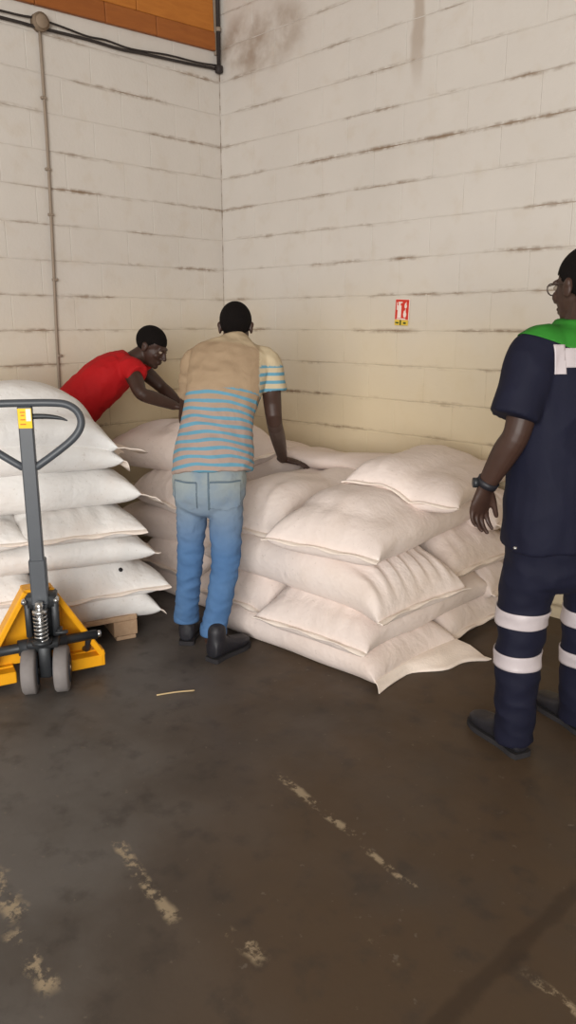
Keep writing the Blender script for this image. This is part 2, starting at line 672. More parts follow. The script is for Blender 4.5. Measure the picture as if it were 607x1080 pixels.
# boarded opening high on the left wall
pan = empty('boarded_hatch', (0.0, -0.75, 3.290), 0, 'orange-brown boarded wooden hatch high in the room corner', 'hatch')
for i, (a, b) in enumerate(((-1.52, -1.36), (-1.355, -0.905), (-0.90, -0.535), (-0.53, -0.055))):
    mesh('rail', *boxg((0.018, (a + b) / 2 + 0.75, 0.055), 0.03, b - a, 0.108, bev=0.003), M['rail'], pan, False)
for i, (a, b) in enumerate(((-1.52, -1.24), (-1.235, -0.672), (-0.666, -0.055))):
    mesh('board', *boxg((0.014, (a + b) / 2 + 0.75, 0.62), 0.024, b - a, 1.015, bev=0.003), M['board'], pan, False)
mesh('jamb', *boxg((0.012, 0.722, 0.555), 0.022, 0.042, 1.15, bev=0.003), M['conduit'], pan, False)


def wire(name, P, r, mat, label=None, cat=None, parent=None, off=None, sub=5, n=8, group=None):
    V, F = limb(P, [r] * len(P), n=n, sub=sub, round_ends=False)
    o = mesh(name, V, F, mat, parent, True, off)
    if label: tag(o, label, cat, group)
    return o


wire('cable', [(0.018, y, z) for y, z in ((-3.4, 3.15), (-2.4, 3.13), (-1.55, 3.155), (-1.33, 3.158), (-1.03, 3.168), (-0.8, 3.166), (-0.63, 3.178), (-0.3, 3.195), (-0.02, 3.214))],
     0.009, M['cable'], 'thick black cable running along the wall to the corner, lower of two', 'cable')
c2 = wire('cable', [(0.020, y, z) for y, z in ((-3.4, 3.20), (-2.4, 3.17), (-1.55, 3.188), (-1.36, 3.20), (-1.2, 3.196), (-1.03, 3.184), (-0.9, 3.192), (-0.72, 3.184), (-0.45, 3.21), (-0.2, 3.218), (-0.02, 3.236))],
          0.006, M['cable'], 'thin drooping black cable running above the thicker one to the corner', 'cable')
rc = empty('corner_conduit', (0.03, -0.03, 3.2), 0, 'black cable pipe rising in the corner beside the wooden panel', 'pipe')
mesh('pipe', *cyl((0, 0, 0), (0, 0, 1.6), 0.013), M['cable'], rc)
mesh('elbow', *boxg((0, 0, 0.01), 0.045, 0.045, 0.05, bev=0.008), M['cable'], rc)
for z in (0.25, 0.7, 1.15):
    mesh('clip', *cyl((0, 0, z - 0.012), (0, 0, z + 0.012), 0.018), M['conduit'], rc)
cp = empty('wall_conduit', (0.012, -1.35, 1.0), 0, 'thin painted conduit pipe running down the wall from a junction box', 'pipe')
mesh('pipe', *limb([(0, 0.02, 2.17), (0, 0.018, 1.5), (0, 0.005, 0.9), (0, -0.012, 0.2), (0, -0.012, -0.98)], [0.0085] * 5, n=10, round_ends=False), M['conduit'], cp)
for z in (0.35, 0.8, 1.17, 1.42, 1.8):
    mesh('clip', *boxg((0, 0.002 + 0.008 * z, z), 0.022, 0.032, 0.016, bev=0.003), M['conduit'], cp, False)
jb = empty('junction_box', (0.025, -1.33, 3.155), 0, 'grimy round junction box where conduit meets the cables', 'junction box')
mesh('box', *cyl((-0.024, 0, 0.03), (0.02, 0, 0.03), 0.048, 20), simple('grimy_box', lin(126, 108, 90), 0.7), jb)
mesh('lid', *cyl((0.02, 0, 0.03), (0.028, 0, 0.03), 0.04, 20, 0.034), simple('grimy_lid', lin(140, 122, 104), 0.7), jb)

pan.rotation_euler = (math.radians(2.2), 0, 0)

# fire sign
sg = empty('fire_sign', (1.612, -0.008, 1.607), 0, 'small red and yellow fire extinguisher sign on the block wall', 'sign')
sg.rotation_euler = (0, math.radians(2.5), 0)
sg.scale = (0.88, 1, 0.86)
mesh('plate', *boxg((0, 0, 0.018), 0.108, 0.006, 0.132, bev=0.001), M['sign_red'], sg, False)
mesh('border', *boxg((0, 0.0015, 0.018), 0.116, 0.004, 0.140, bev=0.001), M['sign_white'], sg, False)
mesh('yellow_strip', *boxg((0, 0, -0.068), 0.108, 0.006, 0.036, bev=0.001), M['sign_yellow'], sg, False)
mesh('strip_mark', *boxg((-0.004, -0.004, -0.068), 0.010, 0.003, 0.034), M['sign_dark'], sg, False)
mesh('strip_mark', *boxg((-0.032, -0.004, -0.070), 0.026, 0.003, 0.010), M['sign_dark'], sg, False)
mesh('strip_mark', *boxg((0.030, -0.004, -0.070), 0.020, 0.003, 0.012), M['sign_dark'], sg, False)
ext = [boxg((-0.018, -0.0045, 0.004), 0.030, 0.003, 0.082, bev=0.001), boxg((-0.018, -0.0045, 0.053), 0.014, 0.003, 0.016),
       boxg((-0.012, -0.0045, 0.065), 0.032, 0.003, 0.008), boxg((-0.038, -0.0045, 0.040), 0.005, 0.003, 0.05)]
mesh('extinguisher_symbol', *join(ext), M['sign_white'], sg, False)


def flame(cx, cz, s):
    pts = [(0, -1), (0.5, -0.8), (0.7, -0.2), (0.35, 0.2), (0.25, 1), (-0.2, 0.35), (-0.35, 0.6), (-0.7, -0.2), (-0.5, -0.8)]
    V = [(cx + a * s * 0.6, -0.003, cz + b * s) for a, b in pts] + [(cx + a * s * 0.6, -0.006, cz + b * s) for a, b in pts]
    n = len(pts)
    return V, [tuple(range(n)), tuple(range(n, 2 * n))[::-1]] + [(i, (i + 1) % n, n + (i + 1) % n, n + i) for i in range(n)]


mesh('flame_symbol', *flame(0.032, 0.048, 0.022), M['sign_white'], sg, False)
mesh('flame_symbol', *flame(0.028, -0.005, 0.030), M['sign_white'], sg, False)
mesh('sign_line', *boxg((0.0, -0.0045, -0.043), 0.07, 0.003, 0.007), M['sign_white'], sg, False)

# ------------------------------------------------------------------ sacks
HX0, HY0, HR = -0.6, -3.8, 0.02
HM = np.zeros((int(4.2 / HR), int(4.2 / HR)))
GX, GY = np.meshgrid(HX0 + HR * np.arange(HM.shape[0]), HY0 + HR * np.arange(HM.shape[1]), indexing='ij')


def blur(H, r):
    for ax in (0, 1):
        for _ in range(2):
            P = np.pad(H, [(r, r) if i == ax else (0, 0) for i in (0, 1)], mode='edge')
            c = np.cumsum(np.insert(P, 0, 0, axis=ax), axis=ax)
            n = H.shape[ax]
            H = (np.take(c, range(2 * r + 1, 2 * r + 1 + n), axis=ax) - np.take(c, range(0, n), axis=ax)) / (2 * r + 1)
    return H


def samp(H, x, y):
    i = np.clip((np.asarray(x) - HX0) / HR, 0, H.shape[0] - 1.01)
    j = np.clip((np.asarray(y) - HY0) / HR, 0, H.shape[1] - 1.01)
    a, b = i.astype(int), j.astype(int)
    fi, fj = i - a, j - b
    return (H[a, b] * (1 - fi) * (1 - fj) + H[a + 1, b] * fi * (1 - fj) + H[a, b + 1] * (1 - fi) * fj + H[a + 1, b + 1] * fi * fj)


def sack(Hs, Hb, cx, cy, yaw, label, group, L=1.02, W=0.57, T=0.195, k=0.6, droop=0.045, hem=(1, 1), flap=(0.0, 0.0),
         seed=0, pinch=1.0, gather=1.0, slump=(0.0, 0.0), name='grain_sack', lift=0.03, mat='sack'):
    r = np.random.default_rng(seed + 100)
    nu, nv = 56, 34
    us = np.linspace(-1, 1, nu + 1)
    us = 0.35 * us + 0.65 * np.sin(us * np.pi / 2)
    vsn = np.sin(np.linspace(-1, 1, nv + 1) * np.pi / 2)
    U, Vv = np.meshgrid(us, vsn, indexing='ij')
    aU, aV = np.abs(U), np.abs(Vv)
    X = U * L / 2 * (1 + 0.035 * aV ** 3 * aU ** 4 - 0.015 * (1 - aV))
    Y = Vv * W / 2 * (0.955 + 0.085 * aU ** 6)
    Y = Y + 0.012 * np.sin(U * 2.4 + r.uniform(0, 6)) + 0.006 * np.sin(U * 6 + r.uniform(0, 6))
    c, s = math.cos(yaw), math.sin(yaw)
    WX, WY = cx + c * X - s * Y, cy + s * X + c * Y
    hraw = samp(Hs, WX, WY)
    inner = (aU < 0.85) & (aV < 0.85)
    base = np.percentile(hraw[inner], 62)
    S = base + np.clip(k * (samp(Hb, WX, WY) - base), -droop, lift)
    fu = np.clip(1 - aU ** 7.0, 0, 1) ** (0.5 * pinch) * (0.93 + 0.07 * np.cos(aU * 2.2))
    fv = np.clip(1 - aV ** 4.2, 0, 1) ** 0.5 * (0.9 + 0.1 * np.cos(aV * 1.7))
    fb = np.clip(1 - aU ** 9, 0, 1) ** 0.5 * np.clip(1 - aV ** 6, 0, 1) ** 0.5
    lump = 0
    for _ in range(5):
        a, b = r.normal(0, 3.2), r.normal(0, 3.2)
        lump = lump + 0.042 * np.sin(a * U + b * Vv + r.uniform(0, 6))
    g = 0
    for _ in range(3):
        g = g + np.sin(Vv * r.uniform(13, 26) + U * r.uniform(-2, 2) + r.uniform(0, 6))
    gath = 0.0036 * gather * g * np.clip((aU - 0.45) / 0.5, 0, 1) ** 1.3 * np.clip(1 - aU ** 14, 0, 1)
    cross = 0
    for _ in range(3):
        cross = cross + np.sin(U * r.uniform(9, 20) + Vv * r.uniform(-5, 5) + r.uniform(0, 6))
    gath = gath + 0.0022 * cross * (aV ** 2) * np.clip(1 - aV ** 16, 0, 1)
    T = T * 1.06
    mid = S + T * (0.39 - 0.17 * aU ** 8)
    mid = mid - slump[0] * np.clip(-U, 0, 1) ** 4 - slump[1] * np.clip(U, 0, 1) ** 4
    mid = np.maximum(mid, 0.02)
    top = mid + T * 0.56 * fu * fv * (1 + lump) + gath * fv
    bot = np.maximum(mid - T * 0.46 * fb, 0.0)
    bot = np.minimum(bot, mid - 0.0005)
    idx = np.arange((nu + 1) * (nv + 1)).reshape(nu + 1, nv + 1)
    V = [np.stack([WX, WY, top], -1).reshape(-1, 3)]
    F = []
    bidx = idx.copy()
    extra, n0 = [], idx.size
    for i in range(1, nu):
        for j in range(1, nv):
            bidx[i, j] = n0 + len(extra)
            extra.append((WX[i, j], WY[i, j], bot[i, j]))
    V = np.vstack([V[0], np.array(extra)])
    edge = np.zeros(idx.shape, bool)
    edge[0, :] = edge[-1, :] = edge[:, 0] = edge[:, -1] = True
    V[idx[edge], 2] = mid[edge]
    for i in range(nu):
        for j in range(nv):
            F.append((idx[i, j], idx[i + 1, j], idx[i + 1, j + 1], idx[i, j + 1]))
            F.append((bidx[i, j], bidx[i, j + 1], bidx[i + 1, j + 1], bidx[i + 1, j]))
    org = (cx, cy, float(max(0.0, bot.min())))
    root = empty(name, org, 0, label, 'sack', group)
    mesh('body', V, F, M[mat], root, True, org)
    ev = A(c, s, 0)
    for e, sg_ in ((0, -1), (1, 1)):
        if not hem[e]:
            continue
        row = idx[0] if e == 0 else idx[-1]
        P = V[row]
        wd = 0.024 + abs(flap[e]) * np.clip(vsn * np.sign(flap[e]) * 0.75 + 0.3 + 0.12 * np.sin(vsn * 7), 0, 1)
        m = 2 if abs(flap[e]) < 0.02 else 5
        dn = r.uniform(-0.35, 0.1)
        rows = [P - ev * sg_ * 0.006]
        for q in range(1, m + 1):
            t = q / m
            wave = 0.007 * np.sin(vsn * 9 + q + r.uniform(0, 6)) * t
            Q = P + ev * sg_ * (wd * t)[:, None]
            Q[:, 2] += dn * wd * t + wave - (0.35 * abs(flap[e]) * t * t)
            Q[:, 2] = np.maximum(Q[:, 2], 0.004)
            rows.append(Q)
        th = 0.0035
        top_ = np.vstack([q + UP * th for q in rows])
        bot_ = np.vstack([q - UP * th * 0.6 for q in rows])
        nn = nv + 1
        HV = np.vstack([top_, bot_])
        HF = []
        o = len(top_)
        for q in range(m):
            for j in range(nv):
                a0, a1, b0, b1 = q * nn + j, q * nn + j + 1, (q + 1) * nn + j, (q + 1) * nn + j + 1
                HF.append((a0, b0, b1, a1))
                HF.append((o + a0, o + a1, o + b1, o + b0))
        for j in range(nv):
            a0, a1 = m * nn + j, m * nn + j + 1
            HF.append((a0, o + a0, o + a1, a1))
        for q in range(m):
            for j in (0, nv):
                a0, b0 = q * nn + j, (q + 1) * nn + j
                HF.append((a0, o + a0, o + b0, b0) if j == 0 else (a0, b0, o + b0, o + a0))
        mesh('hem', HV, HF, M['hem'], root, True, org)
    # raise the height field
    lx, ly = GX - cx, GY - cy
    uu, vv = (c * lx + s * ly) / (L / 2), (-s * lx + c * ly) / (W / 2)
    ins = (np.abs(uu) < 0.98) & (np.abs(vv) < 0.98)
    if ins.any():
        iu = np.interp(uu[ins], us, np.arange(nu + 1))
        iv = np.interp(vv[ins], vsn, np.arange(nv + 1))
        a, b = np.minimum(iu.astype(int), nu - 1), np.minimum(iv.astype(int), nv - 1)
        fi, fj = iu - a, iv - b
        tt = top[a, b] * (1 - fi) * (1 - fj) + top[a + 1, b] * fi * (1 - fj) + top[a, b + 1] * (1 - fi) * fj + top[a + 1, b + 1] * fi * fj
        HM[ins] = np.maximum(HM[ins], tt)
    return root


def layer(specs):
    Hs = HM.copy()
    Hb = blur(Hs, 5)
    return [sack(Hs, Hb, **q) for q in specs]


P2 = math.pi / 2
SG = 'sacks stacked along the block wall'
def row(*specs):
    return layer([dict(dict(group=None), **q) for q in specs])


row(dict(cx=2.01, cy=-1.07, yaw=0.02, label='bottom sack on the floor with a loose corner flap, at the free stack end', L=1.04, W=0.62, seed=1, flap=(0, 0.17), T=0.2),
    dict(cx=1.0, cy=-1.02, yaw=0.0, label='bottom-layer sack on the floor behind the left leg of the man in jeans', L=1.0, seed=2),
    dict(cx=1.98, cy=-0.40, yaw=0.0, label='bottom-layer sack against the wall, behind the man in navy', L=1.03, W=0.66, seed=3),
    dict(cx=0.98, cy=-0.38, yaw=0.0, label='bottom-layer sack against the wall near the room corner', L=0.98, W=0.62, seed=4))
row(dict(cx=2.19, cy=-0.87, yaw=P2 + 0.06, label='second-layer sack with pale stitched hem facing out above the flapped bottom sack', L=1.08, W=0.63, T=0.20, seed=5, gather=1.2),
    dict(cx=1.58, cy=-0.84, yaw=P2, label='second-layer sack beside the right knee of the man in jeans', L=1.02, W=0.56, T=0.2, seed=6),
    dict(cx=0.99, cy=-0.80, yaw=P2 - 0.05, label='second-layer sack seen between the pallet load and the jeans', L=1.0, W=0.58, T=0.2, seed=7),
    dict(cx=2.0, cy=-0.20, yaw=0.0, label='second-layer sack against the wall at the free stack end', L=1.0, W=0.34, T=0.2, seed=8),
    dict(cx=0.98, cy=-0.20, yaw=0.0, label='second-layer sack against the wall near the room corner', L=1.0, W=0.34, T=0.2, seed=9))
row(dict(cx=1.98, cy=-1.05, yaw=-0.03, label='long third-layer sack with a gathered, puckered end over the stack edge', L=1.16, W=0.62, T=0.235, seed=10, gather=2.6, slump=(0, 0.05)),
    dict(cx=0.90, cy=-0.98, yaw=0.06, label='third-layer sack beside the left thigh of the man in jeans', L=0.94, W=0.6, T=0.22, seed=11),
    dict(cx=1.96, cy=-0.38, yaw=0.0, label='third-layer sack against the wall, beside the hand of the man in navy', L=1.04, W=0.64, T=0.22, seed=12),
    dict(cx=0.94, cy=-0.36, yaw=0.0, label='third-layer sack against the wall near the room corner', L=0.96, W=0.60, T=0.22, seed=13))
row(dict(cx=2.17, cy=-0.84, yaw=P2 + 0.16, label='plump fourth-layer sack jutting out with a hemmed end over the puckered sack', L=1.08, W=0.58, T=0.215, seed=14, gather=1.0, droop=0.03),
    dict(cx=1.53, cy=-0.78, yaw=P2 + 0.10, label='white sack under the right hand of the man in jeans', L=1.04, W=0.58, T=0.23, seed=15, droop=0.05),
    dict(cx=0.95, cy=-0.80, yaw=P2 - 0.12, label='fourth-layer sack beside the left hip of the man in jeans', L=1.0, W=0.58, T=0.24, seed=16),
    dict(cx=2.0, cy=-0.20, yaw=0.0, label='fourth-layer sack against the wall at the free stack end', L=1.0, W=0.34, T=0.2, seed=17),
    dict(cx=0.98, cy=-0.20, yaw=0.0, label='fourth-layer sack against the wall near the room corner', L=1.0, W=0.34, T=0.17, seed=18))
row(dict(cx=2.23, cy=-0.51, yaw=P2 + 0.22, label='top-layer sack at the free end of the stack, beside the man in navy', L=0.88, W=0.56, T=0.165, seed=19),
    dict(cx=1.55, cy=-0.30, yaw=0.10, label='top-layer sack lying flat against the wall below the red sign', L=0.96, W=0.48, T=0.10, seed=20),
    dict(cx=0.80, cy=-0.98, yaw=0.22, label='top-layer sack under the arms of the man in red', L=0.90, W=0.58, T=0.24, seed=21),
    dict(cx=0.72, cy=-0.32, yaw=0.0, label='top-layer sack tucked into the room corner', L=0.9, W=0.5, T=0.10, seed=22))

# pallet load on the left
PYAW = -math.radians(17)
HV_ = A(math.cos(PYAW), math.sin(PYAW), 0)          # out of the pallet's front face
UV_ = A(-math.sin(PYAW), math.cos(PYAW), 0)
JACK = A(1.54, -2.35, 0)
PDEP = 0.80
PC = JACK - HV_ * (0.38 + PDEP / 2) + UV_ * 0.0
pal = empty('wooden_pallet', (PC[0], PC[1], 0), PYAW, 'weathered wooden pallet under the white sacks', 'pallet')
for y in (-0.46, 0.0, 0.46):
    mesh('bottom_board', *boxg((0, y, 0.011), PDEP, 0.1, 0.02, bev=0.002), M['pallet'], pal, False)
    for x in (-PDEP / 2 + 0.06, 0, PDEP / 2 - 0.06):
        mesh('block', *boxg((x, y, 0.0605), 0.118, 0.12, 0.077, bev=0.003), M['pallet'], pal, False)
for x in (-PDEP / 2 + 0.05, -PDEP / 4, 0, PDEP / 4, PDEP / 2 - 0.05):
    mesh('deck_board', *boxg((x, 0, 0.1125), 0.1, 1.04, 0.025, bev=0.003), M['pallet'], pal, False)
lx = (GX - PC[0]) * HV_[0] + (GY - PC[1]) * HV_[1]
ly = (GX - PC[0]) * UV_[0] + (GY - PC[1]) * UV_[1]
HM[(np.abs(lx) < PDEP / 2) & (np.abs(ly) < 0.52)] = 0.125


def pl(h, u, dyaw=0.0, across=True, **kw):
    kw.setdefault('mat', 'sack_white')
    q = PC + HV_ * h + UV_ * u
    return dict(cx=q[0], cy=q[1], yaw=PYAW + (P2 if across else 0) + dyaw, **kw)


PG = 'sacks of the pallet load'
names = ['bottom', 'second', 'third', 'fourth', 'fifth', 'sixth']
back = 'white woven sack in the rear row of the pallet load, %s layer'
layer([pl(0.15, 0.06, 0.02, label='bluish white sack lying on the pallet boards, its corner hanging over', group=None, L=1.12, W=0.54, T=0.21, seed=31, flap=(0, 0.05), slump=(0, 0.03), droop=0.012),
       pl(-0.22, 0.02, 0.0, label=back % 'bottom', group=None, L=1.0, W=0.42, T=0.19, seed=32)])
spotted = layer([pl(-0.03, 0.34, 0.06, False, label='second-layer pallet sack with a dark spot and pointed corner', group=None, L=0.90, W=0.60, T=0.16, seed=33, droop=0.08),
       pl(-0.03, -0.26, 0.0, False, label='second-layer pallet sack directly behind the pallet jack handle', group=None, L=0.90, W=0.58, T=0.16, seed=34)])
layer([pl(0.16, 0.05, -0.02, label='third-layer pallet sack with a drawn-out corner by the gap', group=None, L=1.10, W=0.56, T=0.165, seed=35),
       pl(-0.22, 0.02, label=back % 'third', group=None, L=1.0, W=0.42, T=0.165, seed=36)])
layer([pl(0.02, 0.27, -0.04, False, label='flattened fourth-layer pallet sack with folded edge', group=None, L=0.9, W=0.56, T=0.145, seed=37),
       pl(0.02, -0.27, 0.03, False, label=back % 'fourth', group=None, L=0.9, W=0.56, T=0.145, seed=38)])
layer([pl(0.14, 0.03, 0.03, label='fat fifth-layer pallet sack bulging behind the jack handle', group=None, L=1.02, W=0.56, T=0.20, seed=39, flap=(0, -0.09)),
       pl(-0.22, 0.0, label=back % 'fifth', group=None, L=0.98, W=0.42, T=0.18, seed=40)])
layer([pl(0.13, 0.0, -0.03, label='sixth-layer pallet sack with a crumpled white flap at its end', group=None, L=0.96, W=0.56, T=0.17, seed=41, flap=(0, 0.12)),
       pl(-0.22, 0.0, label=back % 'sixth', group=None, L=0.95, W=0.42, T=0.17, seed=42)])
layer([pl(0.10, -0.05, 0.02, label='topmost domed sack on the pallet load', group=None, L=0.98, W=0.62, T=0.20, seed=43, flap=(0, -0.12), droop=0.09, slump=(0, 0.05)),
       pl(-0.25, -0.03, label='topmost rear sack on the pallet load near the man in red', group=None, L=0.92, W=0.36, T=0.16, seed=44)])

from mathutils.bvhtree import BVHTree
sb = spotted[0].children[0].data
tree = BVHTree.FromPolygons([v.co + Vector(spotted[0].location) for v in sb.vertices], [tuple(q.vertices) for q in sb.polygons])
hit, hn, _, _ = tree.ray_cast(Vector(CAM), Vector(ray(127, 601)))
if hit is not None:
    hit, hn = np.array(hit), np.array(hn)
    mesh('dark_spot', *cyl(hit - hn * .003, hit + hn * .003, .011, 14), M['sole'], spotted[0], True, np.array(spotted[0].location))

# ------------------------------------------------------------------ pallet jack
jk = empty('pallet_jack', tuple(JACK), PYAW, 'yellow hand pallet jack with dark grey handle pushed under the pallet', 'pallet jack')
STEER = math.radians(-17)
cs_, sn_ = math.cos(STEER), math.sin(STEER)


def steer(g):
    V, F = g
    V = np.asarray(V, float)
    return np.stack([V[:, 0] * cs_ - V[:, 1] * sn_, V[:, 0] * sn_ + V[:, 1] * cs_, V[:, 2]], -1), F


for s in (-1, 1):
    y = 0.066 * s
    prof = [(-0.005, 0.066), (-0.002, 0.092), (0.005, 0.1), (0.049, 0.1), (0.056, 0.092), (0.059, 0.066)]
    rings = [ring((0.0, y - 0.027 + a, 0.1), (1, 0, 0), (0, 0, 1), b, b, 36) for a, b in prof]
    wh = mesh('steer_wheel', *steer(loft(rings)), M['tyre'], jk)
    rings = [ring((0.0, y - 0.034 + a, 0.1), (1, 0, 0), (0, 0, 1), b, b, 24) for a, b in ((0, 0.02), (0, 0.062), (0.068, 0.062), (0.068, 0.02))]
    mesh('hub', *steer(loft(rings)), M['hubm'], wh)
    mesh('axle_nut', *steer(cyl((0, y - 0.036, 0.1), (0, y + 0.036, 0.1), 0.014, 6)), M['chrome'], wh)
mesh('axle_bracket', *steer(join([boxg((-0.005, 0, 0.15), 0.06, 0.05, 0.16, bev=0.006), boxg((0.0, 0, 0.235), 0.12, 0.13, 0.03, bev=0.006)])), M['dark_metal'], jk)
mesh('pump_body', *steer(join([cyl((-0.03, 0, 0.24), (-0.03, 0, 0.41), 0.048, 20), boxg((-0.03, 0, 0.41), 0.09, 0.125, 0.06, bev=0.008),
                              boxg((0.0, 0.055, 0.33), 0.03, 0.03, 0.15, bev=0.004), boxg((0.0, -0.055, 0.33), 0.03, 0.025, 0.15, bev=0.004)])), M['dark_metal'], jk)
hel = [(0.055 + 0.026 * math.cos(t), 0.026 * math.sin(t), 0.262 + 0.118 * t / (14 * math.pi)) for t in np.linspace(0, 14 * math.pi, 180)]
V, F = limb(hel, [0.0042] * len(hel), n=6, sub=1, round_ends=False)
spg = mesh('pump_spring', *steer((V, F)), M['chrome'], jk)
mesh('pump_rod', *steer(join([cyl((0.055, 0, 0.25), (0.055, 0, 0.40), 0.013), cyl((0.055, 0, 0.378), (0.055, 0, 0.392), 0.03), cyl((0.055, 0, 0.392), (0.055, 0, 0.425), 0.016)])), M['chrome'], jk)
mesh('spring_seat', *steer(cyl((0.055, 0, 0.244), (0.055, 0, 0.262), 0.042, 20)), M['dark_metal'], jk)
mesh('pedal', *steer(join([boxg((0.06, 0.075, 0.30), 0.05, 0.02, 0.02, bev=0.004), boxg((0.085, 0.085, 0.30), 0.02, 0.05, 0.012, bev=0.003)])), M['dark_metal'], jk)
for s in (-1, 1):
    mesh('bolt', *steer(cyl((-0.005, 0.065 * s, 0.42), (0.035, 0.065 * s, 0.42), 0.011, 6)), M['chrome'], jk)
mesh('torsion_bar', *join([cyl((-0.045, -0.235, 0.20), (-0.045, 0.235, 0.20), 0.021), cyl((-0.045, -0.1, 0.2), (-0.045, 0.1, 0.2), 0.034)]), M['dark_metal'], jk)
for s in (-1, 1):
    mesh('bar_nut', *cyl((-0.045, 0.236 * s, 0.2), (-0.045, 0.252 * s, 0.2), 0.016, 6), M['chrome'], jk)
    mesh('push_link', *limb([(-0.05, 0.2 * s, 0.19), (-0.11, 0.2 * s, 0.11), (-0.3, 0.2 * s, 0.07)], [0.014, 0.014, 0.012]), M['dark_metal'], jk)
fr = []
for s in (-1, 1):
    p0, p1 = A(-0.075, 0.05 * s, 0.445), A(-0.095, 0.262 * s, 0.085)
    t = nrm(p1 - p0)
    xa = nrm(A(1, 0, 0) - t * t[0])
    fr.append(boxg((p0 + p1) / 2, 0.075, 0.026, np.linalg.norm(p1 - p0), [xa, np.cross(t, xa), t], bev=0.004))
    fr.append(boxg((-0.095, 0.19 * s, 0.064), 0.078, 0.15, 0.052, bev=0.004))
    fr.append(boxg((-0.095, 0.259 * s, 0.075), 0.078, 0.02, 0.075, bev=0.004))
    mesh('fork', *join([boxg((-0.66, 0.192 * s, 0.088), 1.09, 0.15, 0.016, bev=0.003),
                        boxg((-0.66, (0.192 + 0.07) * s, 0.074), 1.09, 0.008, 0.03), boxg((-0.66, (0.192 - 0.07) * s, 0.074), 1.09, 0.008, 0.03)]), M['yellow'], jk, False)
    mesh('load_roller', *cyl((-1.09, 0.192 * s - 0.03, 0.042), (-1.09, 0.192 * s + 0.03, 0.042), 0.036, 18), M['tyre'], jk)
fr.append(boxg((-0.095, 0, 0.435), 0.09, 0.12, 0.03, bev=0.005))
pv = [(-0.155, a, b) for a, b in ((-0.235, 0.09), (0.235, 0.09), (0.15, 0.27), (0.05, 0.43), (-0.05, 0.43), (-0.15, 0.27))]
pv = pv + [(x + 0.012, a, b) for x, a, b in pv]
fr.append((pv, [(5, 4, 3, 2, 1, 0), (6, 7, 8, 9, 10, 11)] + [(i, (i + 1) % 6, 6 + (i + 1) % 6, 6 + i) for i in range(6)]))
mesh('frame', *join(fr), M['yellow'], jk, False)
hd = mesh('handle_post', *steer(join([boxg((0.005, 0, 0.80), 0.04, 0.056, 0.86, bev=0.005), boxg((0.0, 0, 0.50), 0.055, 0.068, 0.2, bev=0.006)])), M['grey_metal'], jk, False)
half = [(0.028, 0.985), (0.10, 1.035), (0.165, 1.085), (0.2, 1.125), (0.212, 1.165), (0.198, 1.205), (0.16, 1.232), (0.1, 1.24), (0.0, 1.241)]
loop = [(0.005, a, b) for a, b in half] + [(0.005, -a, b) for a, b in half[-2::-1]]
mesh('grip_loop', *steer(limb(loop, [0.0155] * len(loop), n=12, sub=4)), M['grey_metal'], hd)
mesh('release_lever', *steer(limb([(0.01, 0.028, 1.188), (0.01, 0.08, 1.187), (0.012, 0.13, 1.18), (0.014, 0.158, 1.170)], [(0.011, 0.006), (0.010, 0.006), (0.007, 0.005), (0.003, 0.003)], n=8)), M['dark_metal'], hd)
mesh('label_sticker', *steer(boxg((0.0258, 0, 1.183), 0.002, 0.052, 0.078)), M['sticker_y'], hd, False)
mesh('sticker_panel', *steer(boxg((0.0268, 0.014, 1.196), 0.002, 0.018, 0.048)), M['sticker_w'], hd, False)
for z, wd in ((1.207, 0.018), (1.195, 0.014), (1.178, 0.018), (1.160, 0.022)):
    mesh('sticker_print', *steer(boxg((0.0268, -0.008, z), 0.0015, wd, 0.005)), M['sticker_r'], hd, False)


# ------------------------------------------------------------------ people
def hand(wr, dv, nm, th, size=1.0, curl=(0.25, 0.3, 0.25), spread=0.08, thumb=0.7):
    """palm and five fingers; dv to the fingers, nm out of the back of the hand, th to the thumb side"""
    dv = nrm(dv)
    nm = nrm(np.array(nm) - dv * (np.array(nm) @ dv))
    la = np.cross(dv, nm)
    if la @ np.array(th) < 0:
        la = -la
    wr = np.asarray(wr, float)
    out = [limb([wr - dv * 0.02 * size, wr + dv * 0.025 * size, wr + dv * 0.06 * size, wr + dv * 0.092 * size],
                [(0.027 * size, 0.019 * size), (0.034 * size, 0.018 * size), (0.042 * size, 0.016 * size), (0.041 * size, 0.012 * size)], ref=la)]
    for i, (o, ln, rd) in enumerate(((0.030, 0.072, 0.0088), (0.010, 0.08, 0.0092), (-0.010, 0.075, 0.0088), (-0.030, 0.06, 0.0078))):
        p = wr + dv * (0.088 - 0.004 * abs(i - 1)) * size + la * o * size
        a = 0.0
        f0 = nrm(dv + la * spread * (1.5 - i))
        P = [p - dv * 0.02 * size, p]
        for kq, fr_ in enumerate((0.45, 0.31, 0.24)):
            a += curl[kq] * (1 + 0.08 * i)
            p = p + (f0 * math.cos(a) - nm * math.sin(a)) * ln * fr_ * size
            P.append(p)
        out.append(limb(P, [rd * size, rd * size * 1.02, rd * size * 0.95, rd * size * 0.86, rd * size * 0.72], n=10, sub=3))
    p = wr + dv * 0.022 * size + la * 0.022 * size
    t0 = nrm(dv * math.cos(thumb) + la * math.sin(thumb) - nm * 0.25)
    t1 = nrm(dv * math.cos(thumb * 0.6) + la * math.sin(thumb * 0.6) - nm * 0.3)
    P = [p, p + t0 * 0.035 * size, p + t0 * 0.035 * size + t1 * 0.032 * size, p + t0 * 0.035 * size + t1 * 0.058 * size]
    out.append(limb(P, [0.0145 * size, 0.0115 * size, 0.0098 * size, 0.0078 * size], n=10, sub=3))
    return out


